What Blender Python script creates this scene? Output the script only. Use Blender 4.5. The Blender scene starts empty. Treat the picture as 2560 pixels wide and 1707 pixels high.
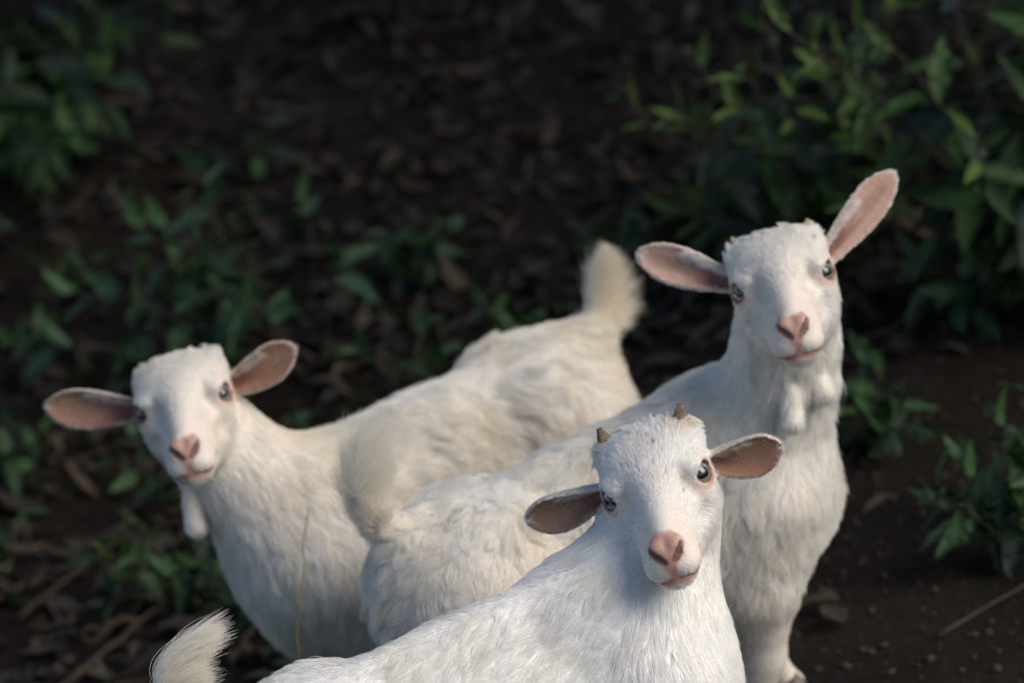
import bpy, bmesh, math, random, time
import numpy as np
from mathutils import Matrix, Vector, kdtree

T0 = time.time()
rng = np.random.default_rng(7)
random.seed(7)
scene = bpy.context.scene
COL = scene.collection

# ------------------------------------------------------------------ camera
PITCH, ROLL = math.radians(22), math.radians(14)
CAM = np.array([0.0, -3.4, 1.96])
fwd = np.array([0, math.cos(PITCH), -math.sin(PITCH)])
r0 = np.array([1.0, 0, 0]); u0 = np.cross(r0, fwd)
CR = math.cos(ROLL) * r0 - math.sin(ROLL) * u0
CU = math.sin(ROLL) * r0 + math.cos(ROLL) * u0
cam_data = bpy.data.cameras.new('camera'); cam = bpy.data.objects.new('camera', cam_data); COL.objects.link(cam)
cam_data.lens = 135; cam_data.sensor_width = 36; cam_data.clip_end = 400
cam.matrix_world = Matrix(((CR[0], CU[0], -fwd[0], CAM[0]), (CR[1], CU[1], -fwd[1], CAM[1]), (CR[2], CU[2], -fwd[2], CAM[2]), (0, 0, 0, 1)))
cam_data.dof.use_dof = True; cam_data.dof.focus_distance = 3.30; cam_data.dof.aperture_fstop = 4.8
scene.camera = cam

# ------------------------------------------------------------------ sky and sun
SUN_EL, SUN_AZ = math.radians(37), math.radians(110)     # azimuth measured clockwise from +Y
world = bpy.data.worlds.new('World'); scene.world = world; world.use_nodes = True
wn = world.node_tree.nodes; wl = world.node_tree.links
sky = wn.new('ShaderNodeTexSky'); sky.sky_type = 'NISHITA'; sky.sun_disc = False
sky.sun_elevation = SUN_EL; sky.sun_rotation = SUN_AZ; sky.air_density = 1.0; sky.dust_density = 0.9; sky.ozone_density = 1.0
wl.new(sky.outputs[0], wn['Background'].inputs[0]); wn['Background'].inputs[1].default_value = 0.095
sun_d = bpy.data.lights.new('sun', 'SUN'); sun_d.energy = 2.5; sun_d.angle = math.radians(50); sun_d.color = (1.0, 0.925, 0.80)
sun = bpy.data.objects.new('sun', sun_d); COL.objects.link(sun)
sd = Vector((math.sin(SUN_AZ) * math.cos(SUN_EL), math.cos(SUN_AZ) * math.cos(SUN_EL), math.sin(SUN_EL)))
sun.rotation_euler = sd.to_track_quat('Z', 'Y').to_euler(); sun.location = (2, -3, 4)
vs = scene.view_settings; vs.view_transform = 'Standard'; vs.look = 'None'; vs.gamma = 1; vs.exposure = 0.52; vs.use_curve_mapping = False
scene.render.engine = 'CYCLES'
cy = scene.cycles
cy.use_denoising = True; cy.max_bounces = 10; cy.diffuse_bounces = 5; cy.transmission_bounces = 6; cy.glossy_bounces = 3; cy.transparent_max_bounces = 6
cy.caustics_reflective = False; cy.caustics_refractive = False
try:
    scene.cycles_curves.shape = 'RIBBONS'; scene.cycles_curves.subdivisions = 2
except Exception:
    pass

# ------------------------------------------------------------------ helpers
def prop(o, label=None, cat=None, group=None, kind=None):
    if label: o['label'] = label
    if cat: o['category'] = cat
    if group: o['group'] = group
    if kind: o['kind'] = kind
    return o

def link(o, parent=None):
    COL.objects.link(o)
    if parent is not None: o.parent = parent
    return o

def empty(name, loc=(0, 0, 0)):
    o = bpy.data.objects.new(name, None); COL.objects.link(o); o.location = loc; o.empty_display_size = 0.05
    return o

def mesh_np(name, v, quads=None, tris=None, smooth=True):
    me = bpy.data.meshes.new(name)
    v = np.asarray(v, np.float32)
    me.vertices.add(len(v)); me.vertices.foreach_set('co', v.ravel())
    li = []; ls = []; n = 0
    if quads is not None and len(quads):
        q = np.asarray(quads, np.int32); li.append(q.ravel()); ls.append(np.arange(len(q)) * 4); n = len(q) * 4
    if tris is not None and len(tris):
        t = np.asarray(tris, np.int32); li.append(t.ravel()); ls.append(n + np.arange(len(t)) * 3)
    li = np.concatenate(li).astype(np.int32); ls = np.concatenate(ls).astype(np.int32)
    me.loops.add(len(li)); me.loops.foreach_set('vertex_index', li)
    me.polygons.add(len(ls)); me.polygons.foreach_set('loop_start', ls)
    me.polygons.foreach_set('use_smooth', np.full(len(ls), smooth))
    me.update(calc_edges=True); me.validate()
    return me

def nrm(v):
    v = np.asarray(v, float)
    return v / (np.linalg.norm(v, axis=-1, keepdims=True) + 1e-12)

_ns = np.random.default_rng(3)
_nf = _ns.normal(size=(24, 3)); _np = _ns.uniform(0, 6.28, 24)
def snoise(p, scale, seed=0, n=6):
    """smooth noise about -1..1 made of rotated sines"""
    p = np.asarray(p) / scale
    s = 0
    for i in range(n):
        k = (i + seed * 5) % 24
        s = s + np.sin(p @ (_nf[k] * 1.5) + _np[(k + seed) % 24] + 0.9 * np.sin(p @ _nf[(k + 7) % 24] + seed))
    return s / (0.62 * n)

def vnoise(p, scale, seed=0):
    return np.stack([snoise(p, scale, seed + i) for i in range(3)], -1)

def tube(pts, radii, seg=6):
    """closed tapered tube through points -> verts, quads, tris"""
    pts = np.asarray(pts, float); m = len(pts); V = []; Q = []; Tr = []
    t = nrm(np.gradient(pts, axis=0)); up = np.array([0.31, 0.17, 0.93])
    for i in range(m):
        a = nrm(np.cross(t[i], up)); b = np.cross(t[i], a)
        for s in range(seg):
            an = 2 * math.pi * s / seg
            V.append(pts[i] + radii[i] * (a * math.cos(an) + b * math.sin(an)))
    for i in range(m - 1):
        for s in range(seg):
            Q.append((i * seg + s, i * seg + (s + 1) % seg, (i + 1) * seg + (s + 1) % seg, (i + 1) * seg + s))
    c0 = len(V); V.append(pts[0]); V.append(pts[-1])
    for s in range(seg):
        Tr.append((c0, (s + 1) % seg, s)); Tr.append((c0 + 1, (m - 1) * seg + s, (m - 1) * seg + (s + 1) % seg))
    return np.array(V), Q, Tr

# ------------------------------------------------------------------ materials
def mat(name):
    m = bpy.data.materials.new(name); m.use_nodes = True
    nt = m.node_tree
    return m, nt.nodes, nt.links, nt.nodes['Principled BSDF']

def ramp(n, stops):
    r = n.new('ShaderNodeValToRGB'); e = r.color_ramp.elements
    while len(e) < len(stops): e.new(0.5)
    for el, (p, c) in zip(e, stops): el.position = p; el.color = (*c, 1)
    return r

def m_fur():
    m, n, l, b = mat('white_goat_fur')
    n.remove(b); out = n['Material Output']
    at = n.new('ShaderNodeAttribute'); at.attribute_name = 'fur_color'
    h = n.new('ShaderNodeBsdfHairPrincipled'); h.model = 'CHIANG'; h.parametrization = 'COLOR'
    h.inputs['Roughness'].default_value = 0.45; h.inputs['Radial Roughness'].default_value = 0.75
    h.inputs['Coat'].default_value = 0.0; h.inputs['IOR'].default_value = 1.45
    l.new(at.outputs['Color'], h.inputs['Color'])
    d = n.new('ShaderNodeBsdfDiffuse'); l.new(at.outputs['Color'], d.inputs['Color'])
    tr = n.new('ShaderNodeBsdfTranslucent'); l.new(at.outputs['Color'], tr.inputs['Color'])
    m1 = n.new('ShaderNodeMixShader'); m1.inputs[0].default_value = 0.35; l.new(d.outputs[0], m1.inputs[1]); l.new(tr.outputs[0], m1.inputs[2])
    m2 = n.new('ShaderNodeMixShader'); m2.inputs[0].default_value = 0.35; l.new(m1.outputs[0], m2.inputs[1]); l.new(h.outputs[0], m2.inputs[2])
    l.new(m2.outputs[0], out.inputs['Surface'])
    return m

def m_skin():
    m, n, l, b = mat('goat_skin')
    at = n.new('ShaderNodeAttribute'); at.attribute_name = 'skin_color'
    tx = n.new('ShaderNodeTexNoise'); tx.inputs['Scale'].default_value = 260; tx.inputs['Detail'].default_value = 4
    mx = n.new('ShaderNodeMix'); mx.data_type = 'RGBA'; mx.blend_type = 'MULTIPLY'; mx.inputs[0].default_value = 0.35
    rp = ramp(n, [(0.3, (0.75, 0.72, 0.7)), (0.7, (1, 1, 1))])
    l.new(tx.outputs[0], rp.inputs[0]); l.new(at.outputs['Color'], mx.inputs[6]); l.new(rp.outputs[0], mx.inputs[7])
    l.new(mx.outputs[2], b.inputs['Base Color']); b.inputs['Roughness'].default_value = 0.55
    b.inputs['Subsurface Weight'].default_value = 0.12; b.inputs['Subsurface Radius'].default_value = (1, .4, .25); b.inputs['Subsurface Scale'].default_value = 0.004
    bp = n.new('ShaderNodeBump'); bp.inputs['Strength'].default_value = 0.25; bp.inputs['Distance'].default_value = 0.002
    l.new(tx.outputs[0], bp.inputs['Height']); l.new(bp.outputs[0], b.inputs['Normal'])
    return m

def m_eye():
    m, n, l, b = mat('goat_eye')
    tc = n.new('ShaderNodeTexCoord'); sp = n.new('ShaderNodeSeparateXYZ'); l.new(tc.outputs['Object'], sp.inputs[0])
    def math_(op, a, c=None):
        x = n.new('ShaderNodeMath'); x.operation = op
        for i, q in enumerate((a, c)):
            if q is None: continue
            if isinstance(q, (int, float)): x.inputs[i].default_value = q
            else: l.new(q, x.inputs[i])
        return x.outputs[0]
    X, Y, Z = sp.outputs
    r = math_('SQRT', math_('ADD', math_('MULTIPLY', X, X), math_('MULTIPLY', Y, Y)))
    iris = ramp(n, [(0.0, (0.10, 0.10, 0.09)), (0.5, (0.25, 0.25, 0.225)), (0.74, (0.20, 0.21, 0.21)), (0.86, (0.02, 0.018, 0.018)), (1.0, (0.05, 0.03, 0.025))])
    l.new(math_('DIVIDE', r, 0.0120), iris.inputs[0])
    no = n.new('ShaderNodeTexNoise'); no.inputs['Scale'].default_value = 900; l.new(tc.outputs['Object'], no.inputs[0])
    mx = n.new('ShaderNodeMix'); mx.data_type = 'RGBA'; mx.blend_type = 'MULTIPLY'; mx.inputs[0].default_value = 0.5
    l.new(iris.outputs[0], mx.inputs[6]); l.new(no.outputs[0], mx.inputs[7])
    # horizontal rounded-slot pupil: (|x|/a)^4 + (|y|/b)^4 < 1
    px = math_('POWER', math_('ABSOLUTE', math_('DIVIDE', X, 0.0062)), 3.0); py = math_('POWER', math_('ABSOLUTE', math_('DIVIDE', Y, 0.0044)), 3.0)
    pm = ramp(n, [(0.42, (1, 1, 1)), (0.55, (0, 0, 0))]); l.new(math_('MULTIPLY', math_('ADD', px, py), 0.5), pm.inputs[0])
    m2 = n.new('ShaderNodeMix'); m2.data_type = 'RGBA'; l.new(pm.outputs[0], m2.inputs[0]); l.new(mx.outputs[2], m2.inputs[6]); m2.inputs[7].default_value = (0.004, 0.004, 0.006, 1)
    l.new(m2.outputs[2], b.inputs['Base Color']); b.inputs['Roughness'].default_value = 0.25
    b.inputs['Coat Weight'].default_value = 1.0; b.inputs['Coat Roughness'].default_value = 0.02; b.inputs['Coat IOR'].default_value = 1.45
    return m

def m_simple(name, c1, c2, scale, rough=0.8, bump=0.4, bdist=0.002, extra=None, spec=0.5):
    m, n, l, b = mat(name)
    tc = n.new('ShaderNodeTexCoord')
    tx = n.new('ShaderNodeTexNoise'); tx.inputs['Scale'].default_value = scale; tx.inputs['Detail'].default_value = 6; tx.inputs['Roughness'].default_value = 0.65
    l.new(tc.outputs['Object'], tx.inputs[0])
    rp = ramp(n, [(0.3, c1), (0.7, c2)]); l.new(tx.outputs[0], rp.inputs[0])
    l.new(rp.outputs[0], b.inputs['Base Color']); b.inputs['Roughness'].default_value = rough
    b.inputs['Specular IOR Level'].default_value = spec
    bp = n.new('ShaderNodeBump'); bp.inputs['Strength'].default_value = bump; bp.inputs['Distance'].default_value = bdist
    l.new(tx.outputs[0], bp.inputs['Height']); l.new(bp.outputs[0], b.inputs['Normal'])
    return m

def m_leaf(name, c1, c2, vein=0.6, trans=0.25, rough=0.45):
    m, n, l, b = mat(name)
    tc = n.new('ShaderNodeTexCoord'); oi = n.new('ShaderNodeObjectInfo')
    tx = n.new('ShaderNodeTexNoise'); tx.inputs['Scale'].default_value = 40; tx.inputs['Detail'].default_value = 4; l.new(tc.outputs['Object'], tx.inputs[0])
    ad = n.new('ShaderNodeMath'); ad.operation = 'ADD'; l.new(tx.outputs[0], ad.inputs[0])
    ml = n.new('ShaderNodeMath'); ml.operation = 'MULTIPLY_ADD'; l.new(oi.outputs['Random'], ml.inputs[0]); ml.inputs[1].default_value = 0.7; ml.inputs[2].default_value = -0.35; l.new(ml.outputs[0], ad.inputs[1])
    rp = ramp(n, [(0.15, c1), (0.85, c2)]); l.new(ad.outputs[0], rp.inputs[0])
    l.new(rp.outputs[0], b.inputs['Base Color']); b.inputs['Roughness'].default_value = rough; b.inputs['Specular IOR Level'].default_value = 0.35
    # side veins
    wv = n.new('ShaderNodeTexWave'); wv.inputs['Scale'].default_value = 28; wv.inputs['Distortion'].default_value = 1.5; l.new(tc.outputs['Object'], wv.inputs[0])
    bp = n.new('ShaderNodeBump'); bp.inputs['Strength'].default_value = 0.25; bp.inputs['Distance'].default_value = 0.002; l.new(wv.outputs[1], bp.inputs['Height']); l.new(bp.outputs[0], b.inputs['Normal'])
    t = n.new('ShaderNodeBsdfTranslucent'); l.new(rp.outputs[0], t.inputs[0])
    mx = n.new('ShaderNodeMixShader'); mx.inputs[0].default_value = trans; l.new(b.outputs[0], mx.inputs[1]); l.new(t.outputs[0], mx.inputs[2])
    l.new(mx.outputs[0], n['Material Output'].inputs['Surface'])
    return m

def m_ground():
    m, n, l, b = mat('dark_forest_soil')
    tc = n.new('ShaderNodeTexCoord')
    a = n.new('ShaderNodeTexNoise'); a.inputs['Scale'].default_value = 3.0; a.inputs['Detail'].default_value = 8
    c = n.new('ShaderNodeTexNoise'); c.inputs['Scale'].default_value = 60; c.inputs['Detail'].default_value = 8; c.inputs['Roughness'].default_value = 0.7
    for t in (a, c): l.new(tc.outputs['Object'], t.inputs[0])
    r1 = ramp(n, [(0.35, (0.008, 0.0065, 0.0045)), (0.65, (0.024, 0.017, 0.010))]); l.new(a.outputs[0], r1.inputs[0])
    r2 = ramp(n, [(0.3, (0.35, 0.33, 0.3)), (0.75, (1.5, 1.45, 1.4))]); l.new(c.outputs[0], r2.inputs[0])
    mx = n.new('ShaderNodeMix'); mx.data_type = 'RGBA'; mx.blend_type = 'MULTIPLY'; mx.inputs[0].default_value = 1
    l.new(r1.outputs[0], mx.inputs[6]); l.new(r2.outputs[0], mx.inputs[7]); l.new(mx.outputs[2], b.inputs['Base Color'])
    b.inputs['Roughness'].default_value = 0.95; b.inputs['Specular IOR Level'].default_value = 0.15
    bp = n.new('ShaderNodeBump'); bp.inputs['Strength'].default_value = 0.9; bp.inputs['Distance'].default_value = 0.012
    l.new(c.outputs[0], bp.inputs['Height']); l.new(bp.outputs[0], b.inputs['Normal'])
    return m

M_FUR, M_SKIN, M_EYE = m_fur(), m_skin(), m_eye()
M_HORN = m_simple('horn_keratin', (0.06, 0.04, 0.022), (0.27, 0.19, 0.11), 320, 0.6, 1.0, 0.003)
M_BUD = m_simple('horn_bud', (0.22, 0.15, 0.09), (0.48, 0.38, 0.26), 260, 0.7, 0.8, 0.002)
M_HOOF = m_simple('hoof_keratin', (0.06, 0.05, 0.04), (0.16, 0.13, 0.10), 120, 0.6)
M_GROUND = m_ground()
M_CLOD = m_simple('soil_clod', (0.014, 0.010, 0.007), (0.055, 0.040, 0.028), 25, 0.95, 0.5)
M_TWIG = m_simple('dry_twig_bark', (0.022, 0.016, 0.011), (0.062, 0.046, 0.032), 90, 0.9, 0.6, 0.003)
M_STRAW = m_simple('yellow_straw', (0.30, 0.20, 0.06), (0.45, 0.33, 0.12), 150, 0.7)
M_STEM = m_simple('green_stem', (0.03, 0.05, 0.015), (0.07, 0.09, 0.03), 60, 0.7)
M_LEAFB = m_leaf('bush_leaf', (0.014, 0.036, 0.012), (0.055, 0.115, 0.024))
M_LEAFY = m_leaf('young_leaf', (0.045, 0.095, 0.018), (0.11, 0.17, 0.035))
M_LEAFD = m_leaf('dark_leaf', (0.010, 0.024, 0.014), (0.022, 0.048, 0.022))
M_LEAFS = m_leaf('sapling_leaf', (0.034, 0.085, 0.038), (0.075, 0.150, 0.060))
M_LEAFW = m_leaf('weed_leaf', (0.024, 0.062, 0.026), (0.060, 0.128, 0.045))
M_DRY = [m_leaf('dry_leaf', (0.012, 0.009, 0.005), (0.034, 0.027, 0.017), trans=0.05, rough=0.8),
         m_leaf('dry_leaf_grey', (0.024, 0.021, 0.014), (0.072, 0.062, 0.044), trans=0.05, rough=0.75),
         m_leaf('dry_leaf_tan', (0.045, 0.030, 0.018), (0.10, 0.070, 0.046), trans=0.05, rough=0.8)]

# ------------------------------------------------------------------ ground
def ground_z(x, y):
    x = np.asarray(x, float); y = np.asarray(y, float)
    base = 0.088 - 0.09 * np.clip(y, -8, 0.6)
    up = np.clip(y - 0.7, 0, None)
    base = base + 0.05 * up + 0.035 * np.clip(up, 0, 6) ** 1.5 
    p = np.stack([x, y, 0 * x], -1)
    far = np.clip((y - 0.5) / 1.0, 0, 1)
    return base + 0.008 * snoise(p, 0.25, 1) + far * 0.035 * snoise(p, 0.7, 2) + 0.004 * snoise(p, 0.06, 3)

def build_ground():
    # fine near the goats, coarser outwards, one sheet
    def axis(lo, hi, c0, c1, fine):
        a = list(np.arange(c0, c1, fine)); x = c1; s = fine
        while x < hi: a.append(x); s *= 1.18; x += s
        a.append(hi); x = c0; s = fine; b = []
        while x > lo:
            s *= 1.18; x -= s
            b.append(max(x, lo))
        return np.array(sorted(set(b)) + a)
    xs = axis(-60, 60, -1.6, 1.6, 0.02); ys = axis(-40, 90, -0.6, 4.2, 0.02)
    X, Y = np.meshgrid(xs, ys, indexing='ij'); Z = ground_z(X, Y)
    v = np.stack([X, Y, Z], -1).reshape(-1, 3)
    ny = len(ys); i, j = np.meshgrid(np.arange(len(xs) - 1), np.arange(ny - 1), indexing='ij')
    a = (i * ny + j).ravel(); q = np.stack([a, a + ny, a + ny + 1, a + 1], 1)
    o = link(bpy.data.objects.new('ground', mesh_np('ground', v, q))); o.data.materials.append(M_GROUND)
    prop(o, kind='structure')
build_ground()

# ------------------------------------------------------------------ SDF toolkit for the goats
def smin(a, b, k):
    h = np.clip(0.5 + 0.5 * (b - a) / k, 0, 1)
    return b + (a - b) * h - k * h * (1 - h)
def ssub(a, b, k):            # a minus b
    return -smin(-a, b, k)
def sd_ell(p, c, r, Rm=None):
    q = p - np.asarray(c, np.float32)
    if Rm is not None: q = q @ np.asarray(Rm, np.float32)
    r = np.asarray(r, np.float32)
    k0 = np.sqrt(((q / r) ** 2).sum(-1)); k1 = np.sqrt(((q / (r * r)) ** 2).sum(-1))
    return k0 * (k0 - 1) / (k1 + 1e-9)
def sd_cone(p, a, b, ra, rb):
    a = np.asarray(a, np.float32); b = np.asarray(b, np.float32)
    ab = b - a; t = np.clip(((p - a) @ ab) / (ab @ ab), 0, 1)
    return np.sqrt((((p - a) - t[:, None] * ab) ** 2).sum(-1)) - (ra + (rb - ra) * t)

HEAD_EC = np.array([33.0, -5.4, -2.7]); HEAD_ED = nrm([0.78, 0.56, 0.22])

MOUTH = [(0, 93, -54), (9, 90, -55.5), (16, 82, -53), (21, 72, -48), (24, 62, -42)]
NOSTRIL = [((4.4, 96, -35.5), (9.2, 95, -31.5), 1.8, 2.9), ((9.2, 95, -31.5), (14.0, 89.0, -24), 2.9, 1.6)]
def sd_head(h):
    """h: points in head space, millimetres (x goat's right, y forward, z up)"""
    ax = h.copy(); ax[:, 0] = np.abs(ax[:, 0])
    d = sd_ell(h, (0, -38, 4), (44, 42, 37))
    d = smin(d, sd_ell(h, (0, -14, 7), (41, 38, 28)), 12)
    d = smin(d, sd_ell(ax, (19, -34, 14), (23, 32, 19)), 16)
    d = smin(d, sd_cone(h, (0, 2, 6), (0, 74, -20), 23, 11), 12)
    d = smin(d, sd_cone(h, (0, 10, -22), (0, 60, -38), 31, 22), 12)
    d = smin(d, sd_cone(ax, (25, -2, -18), (9, 62, -40), 20, 13), 12)
    d = smin(d, sd_ell(h, (0, 70, -40), (21.5, 25, 21)), 8)
    d = smin(d, sd_ell(h, (0, -58, -8), (37, 30, 38)), 12)
    d = smin(d, sd_ell(ax, (20, -10, -34), (20, 38, 27)), 12)
    d = smin(d, sd_cone(ax, (15, -20, -50), (7, 56, -60), 15, 9), 10)
    d = smin(d, sd_ell(ax, (33, -42, 25), (9, 10, 9)), 12)
    # hollows beside the nasal bridge and in front of the eyes
    d = ssub(d, sd_ell(ax, (31, 40, -2), (11, 30, 13)), 14)
    d = ssub(d, sd_ell(ax, (39, 34, -30), (12, 22, 12)), 16)
    # upper lip pads, wide and rounded, then the nose pad
    d = smin(d, sd_ell(ax, (10.3, 77, -46), (13.3, 16, 12.5)), 8)
    d = smin(d, sd_ell(ax, (7.5, 86, -28), (8.8, 8.5, 9.5)), 7)
    d = smin(d, sd_ell(h, (0, 86, -37), (7.5, 9.0, 10)), 7)
    # chin and lower lip, only a shallow crease below the upper lip
    d = smin(d, sd_ell(h, (0, 69, -58.5), (16.5, 20.5, 9.5)), 6)
    # orbit and lids
    d = smin(d, sd_ell(ax, HEAD_EC, (17.2, 17.2, 17.2)), 10)
    d = smin(d, sd_ell(ax, (34, -4, 11), (11, 20, 5)), 10)
    fw = nrm(np.array([-HEAD_ED[1], HEAD_ED[0], -0.20])); fw = nrm(fw - HEAD_ED * (fw @ HEAD_ED)); up = np.cross(HEAD_ED, fw)
    d = ssub(d, sd_ell(ax, HEAD_EC + HEAD_ED * 15 + fw * 0.8, (14, 10.8, 9.0), np.stack([HEAD_ED, fw, up], 1)), 1.2)
    # nostrils, philtrum, mouth
    for a, b, ra, rb in NOSTRIL: d = ssub(d, sd_cone(ax, a, b, ra, rb), 1.5)
    d = ssub(d, sd_cone(ax, (0, 98, -33), (0, 95, -55), 0.6, 0.6), 2)
    for a, b in zip(MOUTH[:-1], MOUTH[1:]): d = ssub(d, sd_cone(ax, a, b, 1.3, 1.3), 2)
    return d

def surface_nets(F, org, h):
    ins = F < 0
    nx, ny, nz = F.shape
    cnt = np.zeros((nx - 1, ny - 1, nz - 1), np.uint8)
    offs = [(i, j, k) for i in (0, 1) for j in (0, 1) for k in (0, 1)]
    for i, j, k in offs: cnt += ins[i:nx - 1 + i, j:ny - 1 + j, k:nz - 1 + k]
    cells = np.argwhere((cnt > 0) & (cnt < 8)); del cnt
    vid = np.full((nx - 1, ny - 1, nz - 1), -1, np.int32); vid[cells[:, 0], cells[:, 1], cells[:, 2]] = np.arange(len(cells))
    vals = {o: F[cells[:, 0] + o[0], cells[:, 1] + o[1], cells[:, 2] + o[2]] for o in offs}
    acc = np.zeros((len(cells), 3)); num = np.zeros(len(cells))
    for o in offs:
        for ax in range(3):
            if o[ax] == 0:
                o2 = list(o); o2[ax] = 1; o2 = tuple(o2)
                a, b = vals[o], vals[o2]; m = (a < 0) != (b < 0)
                t = np.where(m, a / np.where(m, a - b, 1), 0)
                p = np.array(o, float)[None, :].repeat(len(cells), 0); p[:, ax] = t
                acc += p * m[:, None]; num += m
    V = (cells + acc / num[:, None]) * h + org
    Q = []
    for ax in range(3):
        s1 = [slice(None)] * 3; s2 = [slice(None)] * 3; s1[ax] = slice(0, -1); s2[ax] = slice(1, None)
        a, b = ins[tuple(s1)], ins[tuple(s2)]
        E = np.argwhere(a != b); b1, b2 = (ax + 1) % 3, (ax + 2) % 3
        E = E[(E[:, b1] > 0) & (E[:, b2] > 0) & (E[:, b1] < F.shape[b1] - 1) & (E[:, b2] < F.shape[b2] - 1)]
        def g(d1, d2):
            e = E.copy(); e[:, b1] -= d1; e[:, b2] -= d2
            return vid[e[:, 0], e[:, 1], e[:, 2]]
        q = np.stack([g(1, 1), g(0, 1), g(0, 0), g(1, 0)], 1)
        fl = ~ins[E[:, 0], E[:, 1], E[:, 2]]
        q[fl] = q[fl][:, ::-1]; Q.append(q)
    Q = np.concatenate(Q)
    return V, Q[(Q >= 0).all(1)]

def spline(pts, n):
    """Catmull-Rom through rows of any width"""
    P = np.asarray(pts, float); P = np.vstack([2 * P[0] - P[1], P, 2 * P[-1] - P[-2]]); out = []
    m = len(P) - 3
    for s in np.linspace(0, m, n):
        i = min(int(s), m - 1); t = s - i; a, b, c, d = P[i:i + 4]
        out.append(0.5 * ((2 * b) + (c - a) * t + (2 * a - 5 * b + 4 * c - d) * t * t + (3 * b - a - 3 * c + d) * t ** 3))
    return np.array(out)

VA = math.radians(24)
E2 = np.array([0, -math.sin(VA), math.cos(VA)]); E3 = np.array([0, math.cos(VA), math.sin(VA)])

def ear_surface(side, out, up, front, L, W, cup, bend, fold=0.0, twist=0.0, nu=64, nv=33):
    """samples of one ear in head space (mm). side +1 = goat's right; fold rolls the upper edge forwards"""
    e1 = np.array([side, 0, 0.0])
    d = nrm(e1 * out + E2 * up + E3 * front)
    n = E3 * 1.0 + E2 * (-0.15) + e1 * (0.25); n = nrm(n - d * (n @ d)); w = np.cross(d, n)
    if twist:
        c, s = math.cos(twist), math.sin(twist); n, w = n * c + w * s, w * c - n * s
    base = np.array([side * 33.0, -46.0, -6.0])
    vv = np.linspace(-1, 1, nv); dv = vv[1] - vv[0]; mid = nv // 2
    P = np.zeros((nu, nv, 3)); N = np.zeros((nu, nv, 3)); TV = np.zeros((nu, nv, 2))
    for i, t in enumerate(np.linspace(0, 1, nu)):
        prof = 0.44 + 0.68 * math.sin(math.pi * min(t / 1.24, 1)) ** 1.3
        if t > 0.70: prof *= math.sqrt(max(0.0, 1 - ((t - 0.70) / 0.305) ** 2.2))
        hw = 0.5 * W * prof
        phi = cup * (1 - 0.72 * min(t * 1.2, 1)) + 0.35
        ctr = base + d * (t * L) + (E2 * bend[0] + E3 * bend[1]) * t * t
        vt = vv * side
        ang = vv * phi / 2 + side * fold * np.clip(vt - 0.25, 0, 1) ** 1.3 * (1 - 0.45 * t)
        dl = np.cos(ang) * hw * dv; dn = np.sin(ang) * hw * dv
        lat = np.cumsum(dl) - dl / 2; nor = np.cumsum(dn) - dn / 2; lat -= lat[mid]; nor -= nor[mid]
        P[i] = ctr + lat[:, None] * w + (nor - hw * 0.25 * (1 - t))[:, None] * n
        N[i] = np.cos(ang)[:, None] * n - np.sin(ang)[:, None] * w
        TV[i, :, 0] = t; TV[i, :, 1] = vv
    return dict(P=P.reshape(-1, 3), N=N.reshape(-1, 3), TV=TV.reshape(-1, 2), d=d, n=n, w=w, side=side)

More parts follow.
